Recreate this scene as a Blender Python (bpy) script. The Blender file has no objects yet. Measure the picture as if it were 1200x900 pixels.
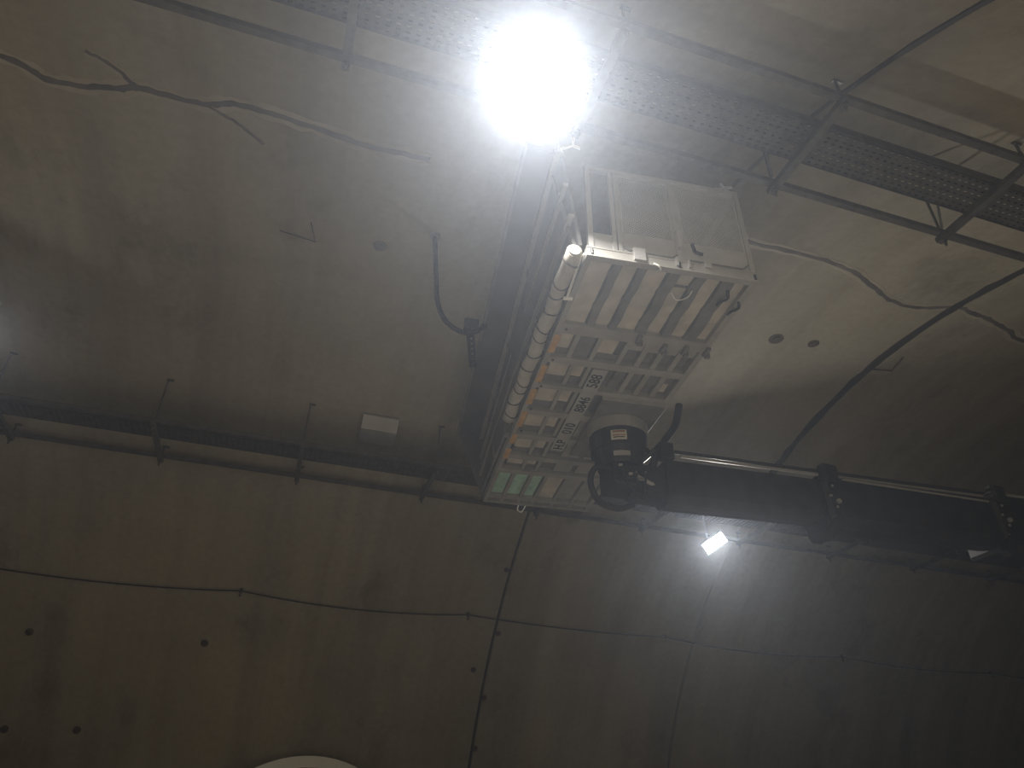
import bpy, bmesh, math, random
from mathutils import Vector, Matrix
random.seed(7)
SC = bpy.context.scene
COL = SC.collection
R = math.radians

# ------------------------------------------------------------------ camera
cam = bpy.data.cameras.new('camera')
cam.sensor_fit = 'HORIZONTAL'; cam.sensor_width = 36.0; cam.lens = 24.65
cam.clip_start = 0.05; cam.clip_end = 300
cam_o = bpy.data.objects.new('camera', cam); COL.objects.link(cam_o)
RT = Vector((0.95122836, -0.30803526, 0.01670000))
DN = Vector((0.18327510, 0.52075869, -0.83379891))
FW = Vector((0.24814279, 0.79619386, 0.55181563))
cam_o.matrix_world = Matrix(((RT.x, -DN.x, -FW.x, 0), (RT.y, -DN.y, -FW.y, 0), (RT.z, -DN.z, -FW.z, 1.6), (0, 0, 0, 1)))
SC.camera = cam_o

# ------------------------------------------------------------------ world: a dark tunnel full of thin dust haze
HAZE = 0.0053
w = bpy.data.worlds.new('tunnel_air'); SC.world = w; w.use_nodes = True
wn = w.node_tree; wn.nodes.clear()
wo = wn.nodes.new('ShaderNodeOutputWorld')
wb = wn.nodes.new('ShaderNodeBackground'); wb.inputs['Color'].default_value = (0, 0, 0, 1); wb.inputs['Strength'].default_value = 0
wv = wn.nodes.new('ShaderNodeVolumeScatter'); wv.inputs['Color'].default_value = (0.72, 0.81, 1.0, 1)
wv.inputs['Density'].default_value = HAZE; wv.inputs['Anisotropy'].default_value = 0.74
wn.links.new(wb.outputs[0], wo.inputs['Surface']); wn.links.new(wv.outputs[0], wo.inputs['Volume'])

# lamp strengths (radiance of the lit lens)
FLOOD = 850.0
TRAYLED = 750.0
SIDELED = 160.0

# ------------------------------------------------------------------ exposure
vs = SC.view_settings
SC.display_settings.display_device = 'sRGB'
vs.view_transform = 'Standard'; vs.look = 'None'; vs.exposure = 0.12; vs.gamma = 1.0; vs.use_curve_mapping = False
SC.cycles.max_bounces = 8; SC.cycles.diffuse_bounces = 5; SC.cycles.volume_bounces = 0
SC.cycles.sample_clamp_indirect = 4.0

# ------------------------------------------------------------------ materials
def mat(name, col, rough=0.6, metal=0.0, var=0.12, scale=6.0, bump=0.0, spec=0.4, dirt=None):
    m = bpy.data.materials.new(name); m.use_nodes = True
    nt = m.node_tree; b = nt.nodes['Principled BSDF']
    b.inputs['Roughness'].default_value = rough; b.inputs['Metallic'].default_value = metal
    b.inputs['Specular IOR Level'].default_value = spec
    tc = nt.nodes.new('ShaderNodeTexCoord')
    n = nt.nodes.new('ShaderNodeTexNoise'); n.inputs['Scale'].default_value = scale; n.inputs['Detail'].default_value = 6
    nt.links.new(tc.outputs['Object'], n.inputs['Vector'])
    r = nt.nodes.new('ShaderNodeValToRGB')
    r.color_ramp.elements[0].position = 0.3; r.color_ramp.elements[1].position = 0.7
    lo = dirt if dirt else tuple(c * (1 - var) for c in col)
    r.color_ramp.elements[0].color = (*lo, 1); r.color_ramp.elements[1].color = (*[min(1, c * (1 + var)) for c in col], 1)
    nt.links.new(n.outputs['Fac'], r.inputs['Fac']); nt.links.new(r.outputs['Color'], b.inputs['Base Color'])
    if bump:
        bp = nt.nodes.new('ShaderNodeBump'); bp.inputs['Strength'].default_value = bump; bp.inputs['Distance'].default_value = 0.02
        nt.links.new(n.outputs['Fac'], bp.inputs['Height']); nt.links.new(bp.outputs['Normal'], b.inputs['Normal'])
    return m

def concrete():
    m = bpy.data.materials.new('lining_concrete'); m.use_nodes = True
    nt = m.node_tree; L = nt.links.new; b = nt.nodes['Principled BSDF']
    b.inputs['Roughness'].default_value = 0.75; b.inputs['Specular IOR Level'].default_value = 0.25
    uv = nt.nodes.new('ShaderNodeUVMap'); uv.uv_map = 'UVMap'
    def noise(sx, sy, sc, det=5, rough=0.55, off=0.0):
        mp = nt.nodes.new('ShaderNodeMapping'); mp.inputs['Scale'].default_value = (sx, sy, 1); mp.inputs['Location'].default_value = (off, off * 1.7, off)
        L(uv.outputs['UV'], mp.inputs['Vector'])
        n = nt.nodes.new('ShaderNodeTexNoise'); n.inputs['Scale'].default_value = sc; n.inputs['Detail'].default_value = det; n.inputs['Roughness'].default_value = rough
        L(mp.outputs['Vector'], n.inputs['Vector']); return n
    def ramp(n, stops):
        r = nt.nodes.new('ShaderNodeValToRGB'); e = r.color_ramp.elements
        while len(e) < len(stops): e.new(0.5)
        for el, (p, c) in zip(e, stops): el.position = p; el.color = (*c, 1)
        L(n.outputs['Fac'], r.inputs['Fac']); return r
    def mult(a, bb, f):
        x = nt.nodes.new('ShaderNodeMix'); x.data_type = 'RGBA'; x.blend_type = 'MULTIPLY'; x.inputs[0].default_value = f
        L(a, x.inputs[6]); L(bb, x.inputs[7]); return x.outputs[2]
    base = ramp(noise(1, 1, 0.35, 6, 0.6), [(0.28, (0.265, 0.238, 0.178)), (0.5, (0.322, 0.288, 0.22)), (0.74, (0.372, 0.337, 0.265))])
    streak = ramp(noise(1.3, 0.09, 1.0, 5, 0.6, 3.1), [(0.34, (0.74, 0.72, 0.70)), (0.54, (1, 1, 1)), (0.7, (1.0, 1.0, 1.0))])
    blot = ramp(noise(1, 0.6, 0.9, 8, 0.65, 9.3), [(0.30, (0.55, 0.54, 0.52)), (0.44, (0.95, 0.95, 0.95)), (0.6, (1, 1, 1))])
    fine = ramp(noise(1, 1, 9, 8, 0.7, 5.0), [(0.3, (0.82, 0.82, 0.82)), (0.6, (1.0, 1.0, 1.0))])
    light = ramp(noise(1.8, 0.12, 0.8, 4, 0.5, 17.0), [(0.55, (1, 1, 1)), (0.72, (1.22, 1.2, 1.17))])
    c = mult(base.outputs[0], streak.outputs[0], 0.7); c = mult(c, blot.outputs[0], 0.75); c = mult(c, fine.outputs[0], 0.8); c = mult(c, light.outputs[0], 0.45)
    L(c, b.inputs['Base Color'])
    bp = nt.nodes.new('ShaderNodeBump'); bp.inputs['Strength'].default_value = 0.25; bp.inputs['Distance'].default_value = 0.02
    L(noise(1, 1, 2.2, 8, 0.6).outputs['Fac'], bp.inputs['Height']); L(bp.outputs['Normal'], b.inputs['Normal'])
    return m

def emis(name, col, s):
    m = bpy.data.materials.new(name); m.use_nodes = True
    nt = m.node_tree; nt.nodes.clear()
    o = nt.nodes.new('ShaderNodeOutputMaterial'); e = nt.nodes.new('ShaderNodeEmission')
    e.inputs['Color'].default_value = (*col, 1); e.inputs['Strength'].default_value = s
    nt.links.new(e.outputs[0], o.inputs['Surface']); return m

M = {
 'concrete': concrete(),
 'joint': mat('joint_filler', (0.045, 0.04, 0.036), 0.9),
 'crack': mat('crack_filler', (0.12, 0.108, 0.095), 0.85, scale=3, var=0.3),
 'halo': mat('crack_edge_putty', (0.335, 0.298, 0.232), 0.8, scale=2, var=0.15),
 'mud': mat('floor_mud', (0.30, 0.265, 0.215), 0.7, scale=0.6, var=0.3, bump=0.4),
 'galv': mat('galvanised_strut', (0.13, 0.125, 0.115), 0.5, 0.5, scale=8, var=0.2),
 'traysteel': mat('dull_tray_steel', (0.10, 0.097, 0.09), 0.55, 0.4, scale=8, var=0.2),
 'alu': mat('brushed_aluminium', (0.50, 0.50, 0.51), 0.38, 0.35, scale=5, var=0.08),
 'frame': mat('painted_grey_steel', (0.36, 0.355, 0.345), 0.5, 0.2, scale=4, var=0.12),
 'rib': mat('dark_grey_steel_rib', (0.20, 0.20, 0.197), 0.55, 0.2, scale=5, var=0.18),
 'cream': mat('worn_cream_plywood', (0.52, 0.49, 0.44), 0.65, scale=5, var=0.12, dirt=(0.38, 0.36, 0.32)),
 'dark': mat('dark_opening_board', (0.075, 0.075, 0.075), 0.7, scale=4, var=0.3),
 'teal': mat('pale_green_plastic', (0.40, 0.62, 0.52), 0.35, scale=9, var=0.25),
 'orange': mat('hazard_orange', (0.50, 0.31, 0.13), 0.6, scale=6, var=0.2),
 'white': mat('white_enamel', (0.78, 0.79, 0.76), 0.45, scale=4, var=0.06),
 'plate': mat('pale_number_plate', (0.36, 0.36, 0.355), 0.5, scale=5, var=0.08),
 'ink': mat('black_ink', (0.012, 0.012, 0.014), 0.6),
 'black': mat('black_paint', (0.022, 0.022, 0.024), 0.42, 0.0, scale=5, var=0.4),
 'rubber': mat('black_rubber', (0.02, 0.02, 0.021), 0.65, scale=10, var=0.4),
 'cloth': mat('grey_wrapped_sheet', (0.44, 0.42, 0.39), 0.75, scale=7, var=0.16, bump=0.5),
 'rope': mat('dark_rope', (0.06, 0.055, 0.05), 0.9),
 'rust': mat('rusty_steel', (0.075, 0.055, 0.042), 0.8, scale=14, var=0.4),
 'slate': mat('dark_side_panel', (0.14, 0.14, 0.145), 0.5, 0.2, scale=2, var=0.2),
 'sticker': mat('pale_warning_sticker', (0.62, 0.60, 0.55), 0.5, scale=12, var=0.1),
 'red': mat('red_print', (0.32, 0.16, 0.11), 0.6),
 'flood': emis('flood_lens', (1.0, 0.95, 0.86), FLOOD),
 'trayled': emis('tray_led_lens', (1.0, 0.96, 0.88), TRAYLED),
 'sideled': emis('side_led_lens', (1.0, 0.96, 0.9), SIDELED),
}

# ------------------------------------------------------------------ builders
def link(name, bm, m, parent=None, smooth=False):
    me = bpy.data.meshes.new(name); bmesh.ops.recalc_face_normals(bm, faces=bm.faces[:]) ; bm.to_mesh(me); bm.free()
    if m: me.materials.append(m)
    if smooth:
        for p in me.polygons: p.use_smooth = True
    o = bpy.data.objects.new(name, me); COL.objects.link(o)
    if parent: o.parent = parent
    return o
def tag(o, label, cat, group=None):
    o['label'] = label; o['category'] = cat
    if group: o['group'] = group
    return o
def thing(name, label, cat, loc=(0, 0, 0), rz=0, group=None):
    o = bpy.data.objects.new(name, None); COL.objects.link(o); o.empty_display_size = 0.2
    o.location = loc; o.rotation_euler = (0, 0, rz); return tag(o, label, cat, group)
def NB(): return bmesh.new()
def box(bm, x0, x1, y0, y1, z0, z1, bevel=0.0):
    vs_ = [bm.verts.new((x, y, z)) for x in (x0, x1) for y in (y0, y1) for z in (z0, z1)]
    f = [(0, 1, 3, 2), (4, 6, 7, 5), (0, 4, 5, 1), (2, 3, 7, 6), (0, 2, 6, 4), (1, 5, 7, 3)]
    fs = [bm.faces.new([vs_[i] for i in q]) for q in f]
    if bevel:
        es = list({e for q in fs for e in q.edges})
        bmesh.ops.bevel(bm, geom=es, offset=bevel, segments=1, affect='EDGES')
    return bm
def B(*a, bevel=0.0): return box(NB(), *a, bevel=bevel)
def basis(d):
    d = d.normalized(); u = d.cross(Vector((0, 0, 1)))
    if u.length < 1e-3: u = Vector((1, 0, 0))
    u.normalize(); return u, d.cross(u).normalized()
def bar(bm, a, b, wd, ht, up=None):
    a = Vector(a); b = Vector(b); d = (b - a).normalized()
    if up is None: u, v = basis(d)
    else: u = d.cross(Vector(up)).normalized(); v = u.cross(d).normalized()
    ring = [[bm.verts.new(p + u * sx * wd / 2 + v * sy * ht / 2) for sx, sy in ((-1, -1), (1, -1), (1, 1), (-1, 1))] for p in (a, b)]
    for i in range(4): bm.faces.new((ring[0][i], ring[0][(i + 1) % 4], ring[1][(i + 1) % 4], ring[1][i]))
    bm.faces.new(ring[0][::-1]); bm.faces.new(ring[1]); return bm
def tube(bm, pts, r, n=8, ripple=0.0):
    pts = [Vector(p) for p in pts]; rings = []; u = None
    for i, p in enumerate(pts):
        d = (pts[min(i + 1, len(pts) - 1)] - pts[max(i - 1, 0)]).normalized()
        if u is None: u, _ = basis(d)
        u = (u - d * u.dot(d)).normalized(); v = d.cross(u)
        rr = r * (1 + (ripple if i % 2 else -ripple))
        rings.append([bm.verts.new(p + (u * math.cos(k * math.tau / n) + v * math.sin(k * math.tau / n)) * rr) for k in range(n)])
    for a, b in zip(rings, rings[1:]):
        for k in range(n): bm.faces.new((a[k], a[(k + 1) % n], b[(k + 1) % n], b[k]))
    bm.faces.new(rings[0][::-1]); bm.faces.new(rings[-1]); return bm
def curve(ctrl, n=30):
    P = [Vector(c) for c in ctrl]; P = [P[0] * 2 - P[1]] + P + [P[-1] * 2 - P[-2]]; out = []
    seg = len(P) - 3
    for i in range(n + 1):
        t = i / n * seg; k = min(int(t), seg - 1); t -= k
        a, b, c, d = P[k:k + 4]
        out.append(0.5 * ((2 * b) + (c - a) * t + (2 * a - 5 * b + 4 * c - d) * t * t + (3 * b - a - 3 * c + d) * t ** 3))
    return out
def cyl(bm, c, r0, r1, z0, z1, n=28):
    a = [bm.verts.new((c[0] + math.cos(k * math.tau / n) * r0, c[1] + math.sin(k * math.tau / n) * r0, z0)) for k in range(n)]
    b = [bm.verts.new((c[0] + math.cos(k * math.tau / n) * r1, c[1] + math.sin(k * math.tau / n) * r1, z1)) for k in range(n)]
    for k in range(n): bm.faces.new((a[k], a[(k + 1) % n], b[(k + 1) % n], b[k]))
    bm.faces.new(a[::-1]); bm.faces.new(b); return bm
def text_mesh(name, s, size, m, parent, mw):
    c = bpy.data.curves.new(name, 'FONT'); c.body = s; c.size = size; c.extrude = 0.001; c.align_x = 'LEFT'; c.offset = 0.0015
    t = bpy.data.objects.new('tmp_text', c); COL.objects.link(t)
    dg = bpy.context.evaluated_depsgraph_get(); me = bpy.data.meshes.new_from_object(t.evaluated_get(dg))
    bpy.data.objects.remove(t); bpy.data.curves.remove(c)
    me.materials.clear(); me.materials.append(m); me.name = name
    o = bpy.data.objects.new(name, me); COL.objects.link(o); o.parent = parent; o.matrix_local = mw; return o

# ------------------------------------------------------------------ the setting: vaulted tunnel
YC, ZC, RAD = 6.315, -1.076, 9.0
A0, A1 = 6.87, 173.13                       # arc angles where the vault meets the floor
X_A, X_B = 3.804, 7.933                     # the two construction joints
XS, XE = -24.0, 34.0
def vault(x, deg, r=RAD): return Vector((x, YC + r * math.cos(R(deg)), ZC + r * math.sin(R(deg))))
def inward(deg): return Vector((0, -math.cos(R(deg)), -math.sin(R(deg))))
def shell(name, x0, x1, r0, r1, m, parent, n=110):
    bm = NB(); uvl = bm.loops.layers.uv.new('UVMap')
    g = {}
    nx = max(1, int((x1 - x0) / 2))
    for i in range(nx + 1):
        for j in range(n + 1):
            a = A0 + (A1 - A0) * j / n; x = x0 + (x1 - x0) * i / nx
            g[i, j] = bm.verts.new(vault(x, a, r0))
    for i in range(nx):
        for j in range(n):
            f = bm.faces.new((g[i, j], g[i + 1, j], g[i + 1, j + 1], g[i, j + 1])); f.smooth = True
            for l, (ii, jj) in zip(f.loops, ((i, j), (i + 1, j), (i + 1, j + 1), (i, j + 1))):
                l[uvl].uv = (x0 + (x1 - x0) * ii / nx, R(A0 + (A1 - A0) * jj / n) * RAD)
    for i in (0, nx):                        # return faces at the joint edges
        o = [bm.verts.new(vault(x0 if i == 0 else x1, A0 + (A1 - A0) * j / n, r1)) for j in range(n + 1)]
        for j in range(n): bm.faces.new((g[i, j], g[i, j + 1], o[j + 1], o[j]))
    me = bpy.data.meshes.new(name); bm.to_mesh(me); bm.free(); me.materials.append(m)
    ob = bpy.data.objects.new(name, me); COL.objects.link(ob)
    if parent: ob.parent = parent
    return ob
ceiling = shell('ceiling', XS, XE, RAD + 0.09, RAD + 0.12, M['joint'], None)
ceiling['kind'] = 'structure'; ceiling['label'] = 'stained grey-brown concrete vault of the tunnel'
G = 0.026
for a, b in ((XS, X_A - G), (X_A + G, X_B - G), (X_B + G, XE)):
    shell('lining_segment', a, b, RAD, RAD + 0.09, M['concrete'], ceiling)
fl = link('floor', B(XS, XE, YC - 9.1, YC + 9.1, -0.15, 0.0), M['mud']); fl['kind'] = 'structure'; fl['label'] = 'muddy tunnel floor'

def ribbon(bm, pts, wd, off):                # strip hugging the lining: pts = (x, deg), thickness off
    pts = [(x, a) for x, a in pts]; rows = []
    for i, (x, a) in enumerate(pts):
        xn, an = pts[min(i + 1, len(pts) - 1)]; xp, ap = pts[max(i - 1, 0)]
        t = Vector((xn - xp, R(an - ap) * RAD)); t.normalize(); n = Vector((-t.y, t.x))
        ww = wd * (0.75 + 0.5 * random.random()) / 2
        row = []
        for s, o in ((-1, -0.004), (-0.8, off), (0.8, off), (1, -0.004)):
            row.append(bm.verts.new(vault(x + n.x * s * ww, a + math.degrees(n.y * s * ww / RAD), RAD - o)))
        rows.append(row)
    for p, q in zip(rows, rows[1:]):
        for k in range(3): bm.faces.new((p[k], p[k + 1], q[k + 1], q[k]))
    return bm
def smooth2(pts, jit, n):
    c = curve([(x, a, 0) for x, a in pts], n)
    return [(p.x + random.uniform(-jit, jit), p.y + random.uniform(-jit, jit) * 6) for p in c]
def crack(pts, wd, n=40, halo=2.6, jit=0.012):
    s = smooth2(pts, jit, n)
    if halo: link('crack_putty', ribbon(NB(), s, wd * halo, 0.003), M['halo'], ceiling)
    link('crack', ribbon(NB(), s, wd, 0.007), M['crack'], ceiling)
crack([(-6.5, 98.0), (-5.2, 97.2), (-3.58, 96.94), (-3.18, 95.95), (-2.61, 96.67), (-2.33, 97.28), (-1.72, 97.43), (-1.39, 98.2), (-0.88, 98.1), (-0.08, 97.64), (0.6, 97.9)], 0.085, 70)
crack([(-2.77, 99.19), (-2.56, 98.7), (-2.40, 97.6), (-2.3, 97.3)], 0.05, 14)
crack([(-1.72, 97.4), (-1.55, 96.9), (-1.35, 96.3), (-1.15, 95.2)], 0.035, 14, 0)
crack([(4.3, 98.7), (4.65, 98.24), (5.43, 98.47), (6.13, 98.05), (6.6, 96.9), (6.97, 95.96), (7.43, 95.74), (7.88, 97.0)], 0.07, 40)
crack([(7.98, 97.2), (8.3, 96.9), (8.62, 96.6), (9.1, 95.9), (9.53, 95.07), (10.6, 95.8), (12, 95.2)], 0.08, 40)
# wide sealing strip pressed over the joint beyond the platform, on the crown side
link('joint_seal', ribbon(NB(), [(X_B + random.uniform(-.006, .006), 62 + i * 1.2) for i in range(60)], 0.13, 0.02), M['joint'], ceiling)
link('joint_seal', ribbon(NB(), [(X_A, 114 + i * 1.2) for i in range(40)], 0.06, 0.015), M['joint'], ceiling)
# ------------------------------------------------------------------ hanging cable frames
def cable_frame(label, y0, y1, z, xs, xh, s):
    t = thing('cable_ladder', label, 'cable ladder', (0, 0, 0))
    x0, x1 = XS + 1, XE - 1
    link('rail', box(NB(), x0, x1, y0 - 0.03, y0 + 0.03, z, z + 0.06), M['galv'], t)
    link('rail', box(NB(), x0, x1, y1 - 0.03, y1 + 0.03, z, z + 0.06), M['galv'], t)
    for x in xs:
        link('cross_strut', B(x - 0.035, x + 0.035, y0 - 0.06, y1 + 0.06, z - 0.06, z), M['galv'], t)
        for y in (y0, y1):
            zt = ZC + math.sqrt(RAD ** 2 - (y - YC) ** 2)
            h = link('hanger_rod', tube(NB(), [(x, y, z - 0.14), (x, y, zt + 0.01)], 0.013, 6), M['galv'], t)
            deg = math.degrees(math.atan2(zt - ZC, y - YC)); n = inward(deg)
            p = Vector((x, y, zt)); k = NB(); bar(k, p - Vector((0.02, 0, 0)) + n * 0.008, p + Vector((0.075, 0, 0)) + n * 0.008, 0.032, 0.02, n)
            link('anchor_foot', k, M['galv'], h)
            k = NB(); cyl(k, (x, y), 0.03, 0.03, z - 0.085, z - 0.06, 6); link('nut', k, M['galv'], h)
    return t
XU = [3.62 + 1.98 * k for k in range(-6, 8)]
XL = [-2.25 + 2.04 * k for k in range(-5, 13)]
up_f = cable_frame('steel cable frame hung under the crown near the floodlight', 2.56, 3.51, 6.82, XU, 0, 1)
lo_f = cable_frame('steel cable frame hung along the haunch behind the boom', 9.72, 10.83, 6.52, XL, 0, 1)
# slim diagonal braces seen on the crown frame
for x in (3.62, 5.60):
    link('brace', tube(NB(), [(x - 0.05, 3.45, 6.84), (x - 0.42, 3.05, 7.33)], 0.012, 6), M['galv'], up_f)
def cable_tray(label, y0, y1, z):
    t = thing('cable_tray', label, 'cable tray')
    x0, x1 = -11.5, 22.0
    for y in (y0, y1):
        link('side_flange', B(x0, x1, y - 0.006, y + 0.006, z, z + 0.11), M['traysteel'], t)
    bm = NB(); n = 8; wd = (y1 - y0) / n
    for k in range(n + 1): y = y0 + k * wd; box(bm, x0, x1, y - wd * 0.33, y + wd * 0.33, z, z + 0.006)
    x = x0
    while x < x1: box(bm, x, x + 0.045, y0, y1, z + 0.001, z + 0.005); x += 0.08
    o = link('perforated_base', bm, M['traysteel'], t); o['kind'] = 'stuff'
    bm = NB()
    for k in range(4):
        y = y0 + (k + 0.8) * (y1 - y0) / 4.6
        tube(bm, [(x0 + 0.05 + i * 1.1, y + random.uniform(-.012, .012), z + 0.03 + random.uniform(0, .008)) for i in range(30)], 0.022, 6)
    link('cable_run', bm, M['rubber'], t)
    return t
cable_tray('perforated dark cable tray resting on the crown frame', 2.84, 3.20, 6.82)
cable_tray('narrow perforated cable tray resting on the haunch frame', 9.78, 10.16, 6.52)

# ------------------------------------------------------------------ wall cable with its hooks
wc = thing('wall_cable', 'thin dark cable sagging between hooks along the lower lining', 'cable')
hooks = [(-8.8, 44.0), (-4.75, 44.0), (-0.78, 44.2), (3.21, 44.2), (7.26, 44.0), (11.48, 43.85), (15.58, 43.7), (19.6, 43.7)]
pts = []
for (xa, aa), (xb, ab) in zip(hooks, hooks[1:]):
    for i in range(12):
        t = i / 12; pts.append(vault(xa + (xb - xa) * t, aa + (ab - aa) * t - 0.8 * 4 * t * (1 - t) * (0.4 + 0.6 * random.Random(xa).random()), RAD - 0.05))
link('cable', tube(NB(), pts, 0.011, 6), M['rubber'], wc)
for x, a in hooks[2:]:
    n = inward(a); p = vault(x, a); bm = NB(); bar(bm, p - n * 0.01, p + n * 0.075, 0.045, 0.045); bar(bm, p + n * 0.06 - Vector((0, 0, 0.09)), p + n * 0.06 + Vector((0, 0, 0.05)), 0.03, 0.02)
    link('hook', bm, M['rust'], wc)

# ------------------------------------------------------------------ bolts and plates on the lining
def stud(x, a, r, h, m, name, label, cat, group=None):
    bm = NB(); n = 12
    p = vault(x, a); d = inward(a); tx = Vector((1, 0, 0)); ty = d.cross(tx)
    rings = []
    for rr, hh in ((r, -0.01), (r, h * 0.35), (r * 0.55, h * 0.5), (r * 0.5, h)):
        rings.append([bm.verts.new(p + d * hh + (tx * math.cos(k * math.tau / n) + ty * math.sin(k * math.tau / n)) * rr) for k in range(n)])
    for q, s in zip(rings, rings[1:]):
        for k in range(n): bm.faces.new((q[k], q[(k + 1) % n], s[(k + 1) % n], s[k]))
    bm.faces.new(rings[-1]); bm.faces.new(rings[0][::-1])
    return tag(link(name, bm, m), label, cat, group)
for x, a, l in ((3.72, 50.4, 'rusty bolt beside the joint just above the sagging cable'), (3.87, 42.1, 'rusty bolt beside the joint just below the sagging cable'),
                (3.55, 37.3, 'rusty bolt standing off the joint line below the platform'), (3.86, 34.0, 'rusty bolt on the joint, between two other joint bolts'), (3.85, 28.0, 'lowest rusty bolt on the joint below the platform')):
    stud(x, a, 0.05, 0.06, M['rust'], 'joint_bolt', l, 'bolt', 'bolts along the joint')
for x, a, l in ((-1.21, 37.7, 'rusty bolt on the bare lining below a cable hook'), (-3.86, 37.3, 'rusty bolt on the lining under the floodlit left bay'),):
    stud(x, a, 0.06, 0.05, M['rust'], 'wall_bolt', l, 'bolt')
for x, a, l in ((-2.89, 27.6, 'low rusty lining bolt, the one closer to the white arch'), (-3.93, 27.3, 'low rusty lining bolt, the one farther from the white arch')):
    stud(x, a, 0.06, 0.05, M['rust'], 'wall_bolt', l, 'bolt', 'low lining bolts')
stud(6.14, 87.7, 0.11, 0.02, M['rust'], 'drain_plug', 'larger dark round plug in the lining beside the platform', 'plug')
stud(6.73, 88.2, 0.085, 0.02, M['rust'], 'drain_plug', 'smaller brown plug in the lining beside the platform', 'plug')
stud(0.29, 87.8, 0.085, 0.02, M['rib'], 'ceiling_plug', 'round grey plug in the vault left of the looping hose', 'plug')
# chalk-thin bracket by the far joint
bm = NB(); tube(bm, [vault(8.0, 86.7, RAD - .01), vault(8.28, 87.2, RAD - .03), vault(8.22, 89.2, RAD - .01)], 0.011, 6)
tag(link('wire_clip', bm, M['rust']), 'bent wire clip across the wide dark joint', 'wire')
bm = NB(); tube(bm, [vault(-0.57, 88.6, RAD - .01), vault(-0.49, 86.7, RAD - .012), vault(-0.93, 87.0, RAD - .01)], 0.008, 6)
tag(link('wire_stub', bm, M['rust']), 'thin bent wire stub lying on the bare vault', 'wire')

# ------------------------------------------------------------------ sheet-metal box on the lining
bx = thing('junction_box', 'square grey sheet-metal box with slanted cover on the vault', 'box')
x0, x1 = 0.60, 1.16; aT, aM, aB = 64.0, 63.1, 61.2
def loft(bm, loops):
    rr = [[bm.verts.new(p) for p in l] for l in loops]
    for a, b in zip(rr, rr[1:]):
        n = len(a)
        for k in range(n): bm.faces.new((a[k], a[(k + 1) % n], b[(k + 1) % n], b[k]))
    bm.faces.new(rr[0][::-1]); bm.faces.new(rr[-1]); return bm
aT, aM, aB = 67.9, 66.7, 64.6
prof = lambda x: [vault(x, aT, RAD + .01), vault(x, aT, RAD - 0.05), vault(x, aM, RAD - 0.17), vault(x, aB, RAD - 0.10), vault(x, aB, RAD + .01)]
link('housing', loft(NB(), [prof(x0), prof(x1)]), M['frame'], bx)
bm = NB(); ff = [vault(x, a, RAD - d) for x in (x0 + .02, x1 - .02) for a, d in ((aM - .1, .172), (aB + .1, .108))]
ff2 = [p + inward(65.6) * 0.012 for p in ff]
loft(bm, [[ff[0], ff[1], ff[3], ff[2]], [ff2[0], ff2[1], ff2[3], ff2[2]]])
link('cover', bm, M['frame'], bx)

# ------------------------------------------------------------------ the work platform
PO = Vector((1.79, 3.80, 5.6)); YAW = R(-6.3); PW, PL = 1.5, 4.95
pf = thing('work_platform', 'grey steel aerial work platform with ribbed underside and mesh gates', 'platform', PO, YAW)
def P(name, m, *b, parent=None, bevel=0.0): return link(name, B(*b, bevel=bevel), M[m], parent or pf)
# perimeter frame
P('frame_channel', 'frame', 0, PW, -0.03, 0.03, 0.0, 0.10)
P('frame_channel', 'frame', 0, PW, PL - 0.05, PL, 0.0, 0.10)
P('frame_channel', 'frame', -0.0, 0.05, 0.03, PL - 0.05, 0.0, 0.10)
P('frame_channel', 'frame', PW - 0.06, PW, 0.03, PL - 0.05, 0.0, 0.10)
P('deck_plate', 'rib', 0.02, PW - 0.02, 0.0, PL - 0.02, 0.088, 0.11)
# cross beams
for v0, v1 in ((0.88, 1.02), (1.40, 1.50), (1.90, 1.97), (2.42, 2.52), (2.98, 3.08), (3.50, 3.60), (3.90, 4.0), (4.72, 4.80)):
    P('cross_beam', 'frame', 0.05, PW - 0.06, v0, v1, 0.004, 0.085)
# ribs and cream boards of the near bay
ribs = [(0.25, 0.345), (0.475, 0.56), (0.73, 0.85), (0.975, 1.085), (1.21, 1.345)]
for a, b in ribs:
    bm = NB(); N = 7
    L_ = []
    for i in range(N):
        v = 0.03 + (0.88 - 0.03) * i / (N - 1); wv_ = 0.014 * math.sin(i * 2.1 + a * 9)
        L_.append([Vector((a + wv_, v, 0.085)), Vector((a + wv_ + .012, v, 0.02)), Vector((b + wv_ * .6 - .012, v, 0.02)), Vector((b + wv_ * .6, v, 0.085))])
    link('floor_rib', loft(bm, L_), M['rib'], pf)
cols = [(0.05, 0.25), (0.345, 0.475), (0.56, 0.73), (0.85, 0.975), (1.085, 1.21), (1.345, 1.44)]
for k, (a, b) in enumerate(cols):
    if k == 3:
        P('floor_board', 'cream', a, b, 0.03, 0.20, 0.05, 0.086); P('floor_board', 'cream', a, b, 0.24, 0.88, 0.055, 0.086)
    else: P('floor_board', 'cream', a, b, 0.03, 0.88, 0.05 + 0.006 * (k % 2), 0.086)
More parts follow.
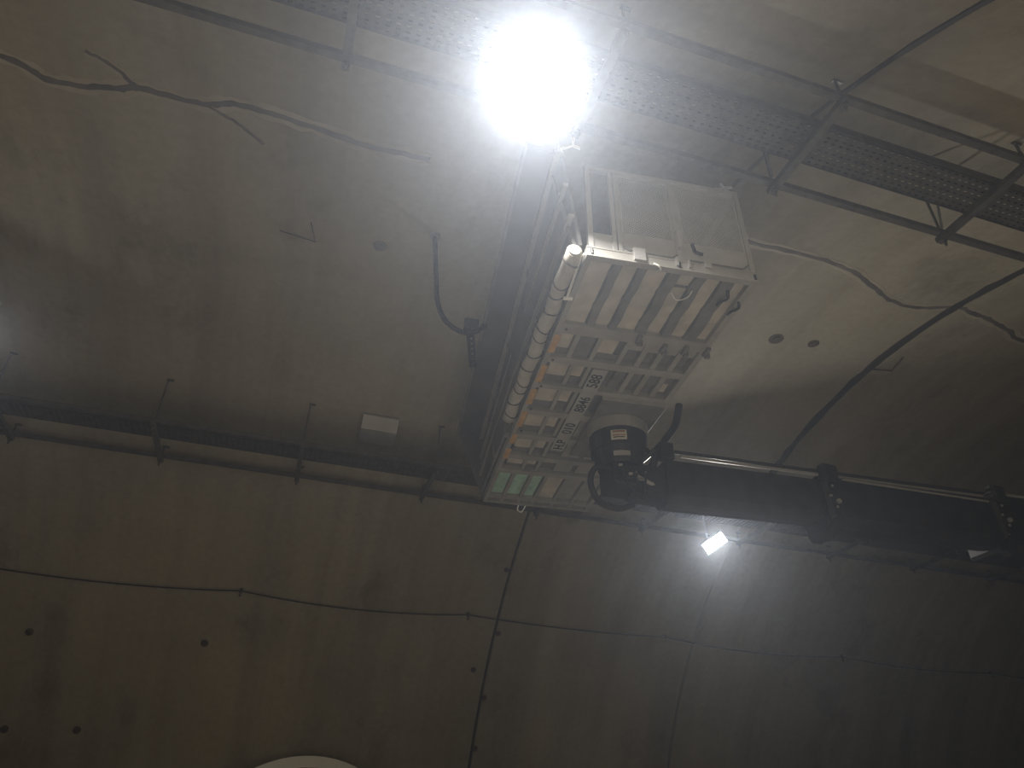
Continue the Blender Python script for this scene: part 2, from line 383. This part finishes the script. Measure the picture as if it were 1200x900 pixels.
# plain ribs behind
def run(cols_, v0, v1, mt, nm, z=0.055):
    for a, b in cols_: P(nm, mt, a, b, v0, v1, z, 0.087)
def ribrow(us, v0, v1, wd=0.05, mt='frame'):
    for u in us: P('floor_rib', mt, u - wd / 2, u + wd / 2, v0, v1, 0.016, 0.086)
run([(0.07, 0.21), (0.50, 0.66)], 1.04, 1.30, 'cream', 'floor_board'); run([(0.27, 0.42)], 1.04, 1.38, 'rib', 'floor_board', 0.03)
P('floor_board', 'rib', 0.07, 0.45, 1.31, 1.39, 0.06, 0.086); P('floor_board', 'rib', 0.50, 0.72, 1.31, 1.39, 0.06, 0.086)
ribrow((0.24, 0.46, 0.74), 1.02, 1.40, 0.045)
for u0, u1 in ((0.79, 0.90), (0.97, 1.07), (1.14, 1.25), (1.32, 1.42)):
    P('floor_board', 'rib', u0, u1, 1.16, 1.39, 0.07, 0.087); P('floor_board', 'frame', u0 - .02, u1 + .02, 1.03, 1.16, 0.03, 0.086)
    P('floor_board', 'rib', u0, u1, 1.51, 1.72, 0.045, 0.086); P('floor_board', 'rib', u0, u1, 1.73, 1.89, 0.07, 0.087)
ribrow((0.935, 1.105, 1.285), 1.03, 1.89, 0.055)
P('floor_board', 'cream', 1.33, 1.385, 1.66, 1.80, 0.035, 0.05)
for v0, v1 in ((1.52, 1.88), (1.99, 2.40), (2.54, 2.96), (3.10, 3.48), (3.62, 3.88)):
    P('floor_board', 'cream', 0.10, 0.30, v0, v0 + (v1 - v0) * 0.68, 0.05, 0.086); P('floor_board', 'rib', 0.10, 0.42, v0 + (v1 - v0) * 0.7, v1, 0.06, 0.086)
    P('floor_board', 'cream', 0.34, 0.46, v0, v0 + (v1 - v0) * 0.62, 0.052, 0.086)
    ribrow((0.32, 0.495), v0, v1, 0.04)
for v0, v1 in ((2.54, 2.96), (3.10, 3.48), (3.62, 3.88)):
    for u0, u1 in ((0.72, 0.94), (1.0, 1.18), (1.24, 1.42)): P('floor_board', 'frame', u0, u1, v0, v1, 0.045, 0.086)
# far bay with pale green boards
for u0, u1, mt in ((0.07, 0.22, 'teal'), (0.28, 0.45, 'teal'), (0.51, 0.64, 'teal'), (0.72, 0.92, 'cream'), (0.99, 1.18, 'frame'), (1.25, 1.42, 'frame')):
    P('floor_board', mt, u0, u1, 4.02, 4.70, 0.05, 0.086); P('floor_board', 'rib', u0, u1, 4.81, 4.89, 0.05, 0.086)
ribrow((0.25, 0.48, 0.68, 0.955, 1.215), 4.0, 4.90, 0.045)
# orange hazard patches along the left edge
for v0, v1 in ((1.05, 1.33), (1.56, 1.86), (2.0, 2.3), (2.46, 2.8), (2.98, 3.2), (3.34, 3.6)):
    P('hazard_patch', 'orange', 0.012, 0.075, v0, v1, -0.004, 0.0)
for v in (0.95, 1.45, 1.93, 2.4, 2.9, 3.3): 
    bm = NB(); cyl(bm, (0.095, v), 0.014, 0.014, -0.006, 0.01, 10); link('bolt_hole', bm, M['dark'], pf)
# black marks: clips and small brackets below the cross beam
for u, v in ((0.80, 0.93), (1.08, 1.02), (1.29, 1.0), (1.50, 0.98)):
    bm = NB(); box(bm, u - .03, u + .01, v - .06, v + .06, -0.03, 0.004); box(bm, u - .01, u + .04, v + .03, v + .06, -0.05, 0.004); link('latch_clip', bm, M['rib'], pf)
for u, v in ((1.30, 0.20), (1.45, 0.3)):
    link('cable_clip', tube(NB(), curve([(u, v - .06, .01), (u + .03, v, -.02), (u - .01, v + .06, -.02), (u + .0, v + .14, .01)], 12), 0.012, 6), M['rubber'], pf)
link('wire_loop', tube(NB(), curve([(0.86, 0.30, .04), (0.92, 0.34, .0), (1.0, 0.28, .0), (1.02, 0.18, .04)], 14), 0.005, 5), M['white'], pf)
# phone number plate, read from below along the platform
pl = P('number_plate', 'plate', 0.525, 0.685, 1.51, 3.26, -0.004, 0.004)
pl['label'] = 'pale plate with black phone number'
for s, v, sz in (('H.P', 3.22, 0.16), ('010', 2.83, 0.16), ('8846', 2.33, 0.155), ('588', 1.84, 0.165)):
    mw = Matrix(((0, -1, 0, 0.66), (-1, 0, 0, v), (0, 0, -1, -0.0052), (0, 0, 0, 1)))
    text_mesh('lettering', s, sz, M['ink'], pl, mw)
# mounting plate over the rotator
P('mounting_plate', 'rib', 0.78, 1.50, 1.98, 3.30, -0.03, 0.003, bevel=0.008)
P('mounting_lip', 'frame', 0.77, 1.50, 1.965, 1.985, -0.034, 0.004)
# near end: kick plates, posts, mesh gates
H = 1.1
def post(u, v, h=H, r=0.024, nm='guard_post'): return link(nm, B(u - r, u + r, v - r, v + r, 0.10, h), M['alu'], pf)
for u in (0.045, 0.255, 0.30, 0.815, 0.85, 1.475): post(u, 0.0, H, 0.017 if u not in (0.045, 1.475) else 0.022)
P('kick_plate', 'alu', 0.067, 0.24, -0.006, 0.006, 0.10, 0.29)
P('edge_strip', 'frame', 0.0, 1.5, -0.034, -0.03, 0.085, 0.10)
def gate(u0, u1):
    g = P('gate', 'alu', u0, u1, -0.008, 0.008, 0.115, 0.345)
    g['label'] = 'aluminium gate panel with expanded mesh'
    bm = NB(); st = 0.026; z0, z1 = 0.345, H - 0.06
    n = int((u1 - u0 + (z1 - z0)) / st)
    for s in (1, -1):
        for k in range(n):
            c = u0 - (z1 - z0) + k * st
            ts = [max(0, u0 - c), min(z1 - z0, u1 - c)]
            if ts[1] - ts[0] < 0.01: continue
            pa, pb = [((c + t) if s > 0 else (u0 + u1 - c - t), 0.002 * s, z0 + t) for t in ts]
            bar(bm, pa, pb, 0.0078, 0.004, (0, 1, 0))
    m_ = link('expanded_mesh', bm, M['alu'], g); m_['kind'] = 'stuff'
    link('gate_rail', B(u0, u1, -0.014, 0.014, H - 0.07, H - 0.03), M['alu'], g)
    link('gate_stile', B(u0, u0 + .02, -0.012, 0.012, 0.345, H - 0.07), M['alu'], g); link('gate_stile', B(u1 - .02, u1, -0.012, 0.012, 0.345, H - 0.07), M['alu'], g)
    return g
gate(0.322, 0.796); g2 = gate(0.872, 1.45)
bm = NB(); cyl(bm, (0.833, -0.03), 0.028, 0.028, 0.24, 0.44, 14); link('gate_hinge', bm, M['alu'], pf)
P('gate_keeper', 'alu', 0.40, 0.50, -0.05, 0.02, 0.02, 0.15); P('gate_keeper', 'alu', 1.02, 1.08, -0.05, 0.0, 0.06, 0.12); P('gate_keeper', 'alu', 0.765, 0.785, -0.05, 0.0, 0.03, 0.12); P('gate_keeper', 'alu', 0.875, 0.89, -0.05, 0.0, 0.03, 0.12)
bm = NB(); bar(bm, (0.95, -0.02, 0.33), (0.965, -0.02, 0.24), 0.02, 0.02); bar(bm, (0.965, -0.02, 0.24), (1.03, -0.03, 0.215), 0.018, 0.018); link('gate_latch', bm, M['black'], pf)
link('latch_rod', tube(NB(), [(0.32, -0.022, 0.17), (0.40, -0.022, 0.135), (0.75, -0.022, 0.13), (0.80, -0.022, 0.17)], 0.006, 6), M['rib'], pf)
link('latch_rod', tube(NB(), [(0.89, -0.022, 0.13), (1.38, -0.022, 0.13), (1.45, -0.022, 0.19)], 0.006, 6), M['rib'], pf)
bm = NB(); tube(bm, curve([(0.57, -0.03, 0.02), (0.60, -0.05, -0.02), (0.63, -0.02, -0.03), (0.62, 0.02, 0.0)], 10), 0.008, 6); link('lanyard_ring', bm, M['white'], pf)
for u, v in ((0.045, 0), (1.475, 0), (0.80, 0)):
    bm = NB(); cyl(bm, (u, v - 0.03), 0.012, 0.012, 0.02, 0.07, 8); link('corner_bolt', bm, M['black'], pf)
# top rails and the other guard posts
link('guard_rail', B(0.02, 1.5, -0.022, 0.022, H - 0.03, H + 0.015), M['alu'], pf)
for v in (1.2, 2.45, 3.7, PL - 0.03): post(PW - 0.025, v, H, 0.022)
link('guard_rail', B(PW - 0.045, PW - 0.005, 0, PL, H - 0.03, H + 0.015), M['alu'], pf)
link('guard_rail', B(PW - 0.04, PW - 0.01, 0, PL, 0.62, 0.66), M['alu'], pf)
link('guard_rail', B(0.02, 1.5, PL - 0.045, PL - 0.005, H - 0.03, H + 0.015), M['alu'], pf)
for u in (0.5, 1.0): post(u, PL - 0.025, H, 0.02)
link('corner_brace', bar(bar(NB(), (1.475, 0.0, 1.2), (1.40, 0.15, 1.34), 0.02, 0.02), (1.47, 0.02, 1.1), (1.38, 0.02, 1.25), 0.018, 0.018), M['alu'], pf)
# left side wall leaning outward with its dark flap
def quadslab(bm, a, b, c, d, off):
    off = Vector(off); lo = [Vector(p) for p in (a, b, c, d)]; hi = [p + off for p in lo]; return loft(bm, [lo, hi])
PE = PL + 0.2
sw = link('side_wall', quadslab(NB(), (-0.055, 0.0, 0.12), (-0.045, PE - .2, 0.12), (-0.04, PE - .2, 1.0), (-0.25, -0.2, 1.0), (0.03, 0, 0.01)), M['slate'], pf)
for t, wd, mt in ((0.30, 0.05, 'frame'), (0.62, 0.045, 'frame'), (0.98, 0.075, 'frame')):
    a = Vector((-0.055, 0.0, 0.12)).lerp(Vector((-0.25, -0.22, 1.0)), t); b = Vector((-0.045, PE - .2, 0.12)).lerp(Vector((-0.04, PE - .2, 1.0)), t)
    link('wall_rail', bar(NB(), a + Vector((-.015, 0, 0)), b + Vector((-.015, 0, 0)), wd, 0.04), M[mt], sw)
for v in (0.06, 1.3, 2.55, 3.8, PE - .22):
    f_ = (v - 0.06) / (PE - .26); tx_ = -0.24 + 0.20 * f_; bx_ = -0.055 + 0.01 * f_
    link('wall_stile', bar(NB(), (bx_ - .012, v, 0.1), (tx_ - .012, v, 1.0), 0.04, 0.03), M['rib'], sw)
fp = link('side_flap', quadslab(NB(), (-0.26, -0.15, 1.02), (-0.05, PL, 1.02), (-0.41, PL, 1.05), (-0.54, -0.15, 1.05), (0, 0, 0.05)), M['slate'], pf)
link('flap_edge', bar(NB(), (-0.54, -0.15, 1.06), (-0.41, PL, 1.06), 0.03, 0.06), M['rib'], fp)
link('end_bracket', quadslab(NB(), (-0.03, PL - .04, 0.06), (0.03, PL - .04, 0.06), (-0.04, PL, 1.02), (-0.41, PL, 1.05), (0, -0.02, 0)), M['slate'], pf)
link('side_hinge', B(-0.07, 0.0, 3.0, 3.12, 0.02, 0.16), M['rib'], pf)
link('stay_rod', tube(NB(), [(0.03, 0.0, 0.06), (-0.03, 0.02, 0.03), (-0.02, 0.5, -0.01)], 0.012, 8), M['white'], pf)
link('stay_knob', tube(NB(), [(-0.05, 0.52, -0.01), (0.03, 0.51, -0.01)], 0.018, 8), M['white'], pf)
# little foot at the far end hanging ring
bm = NB(); tube(bm, curve([(0.50, PL, 0.0), (0.49, PL + .02, -0.06), (0.54, PL + .02, -0.09), (0.58, PL + .02, -0.04), (0.60, PL, 0.0)], 14), 0.008, 6); link('far_ring', bm, M['white'], pf)

# ------------------------------------------------------------------ rolled sheet tied along the platform edge
roll = thing('rolled_sheet', 'pale rolled sheet bound with dark ties along the platform edge', 'rolled sheet', PO, YAW)
rp = [(-0.095 + 0.008 * math.sin(i * 1.3), 0.0 + i * 0.13, 0.05 + 0.008 * math.sin(i * 0.9)) for i in range(22)]
link('roll', tube(NB(), rp, 0.068, 14, 0.03), M['cloth'], roll, True)
for i in (1, 3, 4, 6, 8, 9, 11, 13, 15, 16, 18, 20):
    c = Vector(rp[i]); bm = NB()
    tube(bm, [c + Vector((math.cos(k * math.tau / 16) * 0.074, 0.03 * math.sin(k * math.tau / 16 + i), math.sin(k * math.tau / 16) * 0.074)) for k in range(17)], 0.006, 5)
    link('tie', bm, M['rope'], roll)
bm = NB()
tube(bm, [(-0.095, -0.01, 0.05), (-0.095, 0.01, 0.05)], 0.05, 12); link('roll_end', bm, M['plate'], roll)

def LP(u, v, z):                              # a point given in platform axes
    c, s = math.cos(YAW), math.sin(YAW); return Vector((PO.x + u * c - v * s, PO.y + u * s + v * c, PO.z + z))

# ------------------------------------------------------------------ floodlights
def lamp(name, label, pos, aim, wd, ht, lensm, roll_=0.0, bracket=None, depth=0.10, cells=(4, 3), block_depth=0.0):
    pos = Vector(pos); f = (Vector(aim) - pos).normalized()
    x = f.cross(Vector((0, 0, 1))).normalized(); y = x.cross(f).normalized()
    xr = x * math.cos(roll_) + y * math.sin(roll_); yr = -x * math.sin(roll_) + y * math.cos(roll_)
    mw = Matrix(((xr.x, yr.x, f.x, pos.x), (xr.y, yr.y, f.y, pos.y), (xr.z, yr.z, f.z, pos.z), (0, 0, 0, 1)))
    t = tag(bpy.data.objects.new(name, None), label, 'floodlight'); COL.objects.link(t); t.matrix_world = mw
    b = 0.025
    link('housing', B(-wd / 2 - b, wd / 2 + b, -ht / 2 - b, ht / 2 + b, -depth, -0.012, bevel=0.008), M['black'], t)
    link('bezel', box(box(box(box(NB(), -wd / 2 - b, wd / 2 + b, -ht / 2 - b, -ht / 2, -0.012, 0.008), -wd / 2 - b, wd / 2 + b, ht / 2, ht / 2 + b, -0.012, 0.008), -wd / 2 - b, -wd / 2, -ht / 2, ht / 2, -0.012, 0.008), wd / 2, wd / 2 + b, -ht / 2, ht / 2, -0.012, 0.008), M['alu'], t)
    bm = NB(); q = [bm.verts.new(p) for p in ((-wd / 2, -ht / 2, -0.004), (wd / 2, -ht / 2, -0.004), (wd / 2, ht / 2, -0.004), (-wd / 2, ht / 2, -0.004))]; bm.faces.new(q)
    ln = 'lens_offscreen' if name.endswith('_offscreen') else 'lens'
    me = bpy.data.meshes.new(ln); bm.to_mesh(me); bm.free(); me.materials.append(M[lensm]); o = bpy.data.objects.new(ln, me); COL.objects.link(o); o.parent = t
    if block_depth:
        e = wd / 2 + b; g_ = ht / 2 + b
        for q_ in ((-e - .006, -e, -g_, g_),): link('light_block_flap', B(*q_, -0.012, block_depth), M['black'], t)  # added flap on one side, blocks the lamp's grazing light onto the vault
    for i in range(7):
        xx = -wd / 2 + wd * i / 6; link('cooling_fin', B(xx - .004, xx + .004, -ht / 2, ht / 2, -depth - 0.04, -depth), M['black'], t)
    if bracket:
        inv = mw.inverted()
        bm = NB(); tube(bm, [inv @ Vector(p) for p in bracket], 0.016, 8); link('bracket', bm, M['alu'], t)
    return t
fpz = Vector((1.05, 2.98, 6.45))
lamp('floodlight', 'blazing white floodlight on an arm at the platform corner', fpz, (0.0, -0.3, 0.4), 0.46, 0.56, 'flood', R(-9),
     [fpz + Vector((0.02, 0.12, 0.02)), LP(-0.38, -0.50, 0.98), LP(-0.26, -0.2, 1.0)], block_depth=0.05)
# small bare bracket arm beside it
sa = thing('bracket_arm', 'short forked white bracket on the side wall under the floodlight', 'bracket', PO, YAW)
link('arm', tube(NB(), [(-0.25, -0.22, 1.0), (-0.16, -0.28, 1.0), (-0.09, -0.28, 0.98)], 0.014, 8), M['white'], sa)
link('fork', tube(NB(), [(-0.16, -0.28, 1.0), (-0.15, -0.30, 1.08)], 0.011, 8), M['white'], sa)
tl = Vector((6.50, 9.50, 5.83))
lamp('tray_light', 'small glowing rectangular light hung from the haunch frame', tl, (2.0, 1.0, 0.0), 0.36, 0.17, 'trayled', R(-32), [tl + Vector((0, 0.08, 0.03)), (6.50, 9.70, 6.02), (6.50, 9.72, 6.53)])
sl = Vector((-4.35, 8.72, 6.88))
lamp('vault_light_offscreen', 'floodlight bracketed to the vault beyond the cable frame end', sl, (-2.0, 2.0, 0.0), 0.30, 0.2, 'sideled', 0, [sl + Vector((0, 0.06, 0.05)), vault(-4.35, 73.0, RAD)])

# ------------------------------------------------------------------ control box and hose on the flap
cb = thing('control_box', 'black control box on an arm at the platform flap with hose', 'control box', PO, YAW)
link('box', B(-0.70, -0.53, 2.36, 2.46, 0.98, 1.12, bevel=0.012), M['black'], cb)
link('arm', bar(NB(), (-0.62, 2.46, 1.02), (-0.47, 3.2, 1.04), 0.09, 0.06), M['black'], cb)
for k in range(5): 
    v = 2.58 + k * 0.1; u = -0.61 + 0.15 * (v - 2.46) / 0.74
    bm = NB(); cyl(bm, (u, v), 0.012, 0.012, 0.98, 0.995, 8); link('rivet', bm, M['plate'], cb)
def inv_lp(p):
    d = Vector(p) - PO; c, s = math.cos(YAW), math.sin(YAW); return Vector((d.x * c + d.y * s, -d.x * s + d.y * c, d.z))
top = inv_lp((0.91, 6.25, 7.90))
hp = [(-0.46, 2.36, 1.05), (-0.55, 2.38, 0.95), (-0.72, 2.40, 0.92), (-0.92, 2.38, 1.04), (-1.03, 2.38, 1.30), (-1.07, 2.40, 1.65), tuple(Vector(top).lerp(Vector((-1.07, 2.40, 1.65)), 0.35)), tuple(top)]
link('hose', tube(NB(), curve(hp, 90), 0.03, 10, 0.05), M['rubber'], cb)
link('hose_clip', B(top.x - .06, top.x + .06, top.y - .04, top.y + .04, top.z - .03, top.z + .02), M['rib'], cb)

# ------------------------------------------------------------------ telescopic boom
BY = 6.14
bo = thing('telescopic_boom', 'long black telescopic boom carrying the platform from the side', 'boom', (14.2, BY, 0))
def bx_(x): return x - 14.2
def section(x0, x1, zt0, zt1, zb0, zb1, wd, name='boom_section'):
    bm = NB(); L_ = []
    for x, zt, zb in ((x0, zt0, zb0), (x1, zt1, zb1)):
        h = wd / 2; c = 0.07
        L_.append([Vector((bx_(x), y, z)) for y, z in ((-h, zt), (h, zt), (h, zb + c * 1.6), (h - c, zb + c * .4), (c - h + .05, zb), (-h + c, zb + c * .4), (-h, zb + c * 1.6))])
    return link(name, loft(bm, L_), M['black'], bo)
SL = 0.045
def zt(x, z0): return z0 + (x - 3.7) * SL
section(3.62, 5.75, 5.14, 5.14 + 2.1 * SL, 4.63, 4.63 + 2.1 * SL, 0.34)
section(5.6, 8.3, 5.17 + 1.9 * SL, 5.17 + 4.6 * SL, 4.57 + 1.9 * SL, 4.57 + 4.6 * SL, 0.42)
section(8.15, 14.6, 5.2 + 4.45 * SL, 5.2 + 10.9 * SL, 4.50 + 4.45 * SL, 4.50 + 10.9 * SL, 0.50)
for x, ex, hh, wd in ((5.72, 0.20, 0.06, 0.50), (8.22, 0.24, 0.07, 0.60)):
    zc = 4.87 + (x - 3.7) * SL
    c = link('collar', B(bx_(x - ex / 2), bx_(x + ex / 2), -wd / 2, wd / 2, zc - 0.30 - hh, zc + 0.30 + hh, bevel=0.04), M['black'], bo)
    link('guide_block', B(bx_(x - .12), bx_(x + .10), -wd / 2 - .05, -wd / 2 + .08, zc + 0.22, zc + 0.44, bevel=0.03), M['rubber'], c)
    link('wear_pad', bar(NB(), (bx_(x - .03), -wd / 2 + .02, zc - 0.24), (bx_(x - .22), -wd / 2 + .02, zc - 0.47), 0.10, 0.09), M['black'], c)
    link('bolt', tube(NB(), [(bx_(x + .02), -wd / 2 - .03, zc - .02), (bx_(x + .02), -wd / 2, zc - .02)], 0.03, 8), M['frame'], c)
    for k in range(4):
        link('bolt', tube(NB(), [(bx_(x - .06 + .05 * (k % 2)), -wd / 2 - .012, zc - .22 + .13 * k), (bx_(x - .06 + .05 * (k % 2)), -wd / 2 + .01, zc - .22 + .13 * k)], 0.016, 6), M['frame'], c)
for x0, x1, z0, y, r, mt in ((3.75, 14.3, 5.26, -0.16, 0.022, 'black'), (3.8, 8.2, 5.20, -0.19, 0.018, 'frame'), (5.9, 8.15, 5.15, -0.235, 0.014, 'frame'), (8.3, 14.3, 5.22, -0.27, 0.018, 'frame')):
    link('oil_pipe', tube(NB(), [(bx_(x0), y, zt(x0, z0)), (bx_(x1), y, zt(x1, z0) + (0.0 if x0 != 5.9 else -0.04))], r, 8), M[mt], bo)
# pedestal (past the picture's edge)
link('pedestal', loft(NB(), [[Vector((sx * a, sy * a, z)) for sx, sy in ((-1, -1), (1, -1), (1, 1), (-1, 1))] for a, z in ((0.75, 0.25), (0.42, 0.9), (0.30, 4.95))]), M['black'], bo)
link('base_frame', B(-1.6, 1.6, -1.1, 1.1, 0.0, 0.26, bevel=0.04), M['black'], bo)
# rotator under the platform
rc = LP(1.13, 2.56, 0.0); rx, ry = rc.x - 14.2, rc.y - BY
bm = NB(); cyl(bm, (rx, ry), 0.335, 0.345, 5.44, 5.568, 36); link('slew_ring', bm, M['frame'], bo)
bm = NB(); cyl(bm, (rx, ry), 0.31, 0.325, 5.24, 5.44, 36); cyl(bm, (rx, ry), 0.24, 0.30, 5.05, 5.24, 28); rot_ = link('rotator', bm, M['black'], bo)
bm = NB(); box(bm, rx - .17, rx + .20, ry - .2, ry + .2, 4.80, 5.06, 0.03); link('motor_housing', bm, M['black'], bo)
link('neck', bar(NB(), (rx + .1, ry, 4.93), (bx_(3.75), 0, 4.88), 0.28, 0.34), M['black'], bo)
# stickers facing the camera side
def sticker(ang, r, z0, z1, wd, mt, parent=rot_, lift=0.006):
    bm = NB(); n = 5; L0 = []
    for k in range(n + 1):
        a = ang + (k / n - .5) * wd / r
        L0.append([Vector((rx + math.cos(a) * rr, ry + math.sin(a) * rr, z)) for rr, z in ((r + lift, z0), (r + lift, z1), (r - .004, z1), (r - .004, z0))])
    return link('sticker', loft(bm, L0), M[mt], parent)
tocam = math.atan2(-rc.y, -rc.x)
sticker(tocam + 0.05, 0.318, 5.27, 5.385, 0.17, 'sticker'); sticker(tocam + 0.05, 0.3185, 5.355, 5.375, 0.13, 'red', lift=0.009); sticker(tocam + 0.05, 0.3185, 5.315, 5.325, 0.14, 'red', lift=0.009); sticker(tocam + 0.05, 0.3185, 5.29, 5.30, 0.12, 'ink', lift=0.009)
sticker(tocam + 0.12, 0.275, 5.10, 5.15, 0.17, 'plate', lift=0.02)
# hoses around the rotator
def hose(pts, r=0.02, n=30, mt='rubber', rip=0.0): link('hose', tube(NB(), [Vector((p[0] + rx, p[1] + ry, p[2])) for p in curve(pts, n)], r, 8, rip), M[mt], bo)
hose([(-0.10, -0.16, 4.95), (-0.30, -0.06, 5.02), (-0.36, 0.0, 4.86), (-0.26, 0.02, 4.66), (-0.06, 0.0, 4.60), (0.12, -0.02, 4.66)], 0.034, 40)
hose([(0.20, -0.20, 5.30), (0.33, -0.16, 5.22), (0.36, -0.12, 5.10), (0.26, -0.12, 5.0)], 0.012)
hose([(0.22, -0.20, 5.26), (0.36, -0.15, 5.16), (0.33, -0.12, 5.04), (0.22, -0.1, 4.98)], 0.012)
hose([(-0.05, -0.2, 5.0), (0.0, -0.3, 4.92), (0.08, -0.26, 4.78), (0.2, -0.2, 4.8)], 0.014)
hose([(0.06, -0.2, 4.98), (0.13, -0.3, 4.9), (0.15, -0.24, 4.74), (0.28, -0.12, 4.76)], 0.014)
hose([(-0.15, -0.2, 4.9), (-0.05, -0.28, 4.74), (0.1, -0.25, 4.64), (0.3, -0.1, 4.70)], 0.012)
link('fitting_block', B(rx - .10, rx + .02, ry - .27, ry - .2, 4.84, 4.97, bevel=0.01), M['black'], bo)
for k, (a, b, c) in enumerate(((0.03, -0.235, 4.93), (0.10, -0.235, 4.86), (-0.04, -0.28, 4.88), (0.15, -0.22, 4.95), (-0.12, -0.22, 5.0))):
    link('hose_fitting', tube(NB(), [(rx + a, ry + b, c), (rx + a + .02, ry + b - .03, c - .01)], 0.016, 6), M['alu'], bo)
link('cylinder_rod', tube(NB(), [(rx + 0.08, ry - .22, 4.90), (rx + 0.30, ry - .16, 4.86)], 0.022, 10), M['alu'], bo)
# upright corrugated hose beside the platform
a_, b_ = LP(1.56, 2.30, -0.28), LP(1.82, 2.34, 0.26)
hp = [LP(1.45, 2.45, -0.52), a_, a_.lerp(b_, 0.5) + Vector((0.04, 0, -0.02)), b_]
link('corrugated_hose', tube(NB(), [Vector((p.x - 14.2, p.y - BY, p.z)) for p in curve([tuple(q) for q in hp], 50)], 0.042, 10, 0.05), M['rubber'], bo)
link('hose_stand', tube(NB(), [(rx + .05, ry, 5.0), (a_.x - 14.2, a_.y - BY, a_.z)], 0.03, 8), M['black'], bo)
link('hose_stand_block', B(a_.x - 14.28, a_.x - 14.12, a_.y - BY - .06, a_.y - BY + .06, a_.z - .22, a_.z - .02, bevel=.01), M['black'], bo)

# ------------------------------------------------------------------ white arched passage frame at the foot of the wall
pa = thing('arch_frame', 'white arched steel frame standing against the foot of the lining', 'arch', (0.93, 14.24, 0))
bm = NB(); n = 36; RA = 2.15; zc_ = 0.66
L_ = []
for k in range(n + 1):
    a = math.pi * k / n; c, s = math.cos(a), math.sin(a)
    L_.append([Vector((c * r, y, zc_ + s * r * 1.03)) for r, y in ((RA, -0.16), (RA, 0.12), (RA - 0.17, 0.12), (RA - 0.17, -0.16))])
link('arch', loft(bm, L_), M['white'], pa, False)
for s in (-1, 1): link('arch_leg', B(*(sorted((s * (RA - .17), s * RA))), -0.16, 0.12, 0.0, zc_), M['white'], pa)
bm = NB(); f0 = [Vector((math.cos(math.pi * k / n) * (RA - .165), 0.02, zc_ + math.sin(math.pi * k / n) * (RA - .165) * 1.03)) for k in range(n + 1)] + [Vector((-(RA - .165), 0.02, 0.0)), Vector((RA - .165, 0.02, 0.0))]
loft(bm, [f0, [p + Vector((0, 0.05, 0)) for p in f0]]); link('infill_panel', bm, M['frame'], pa)
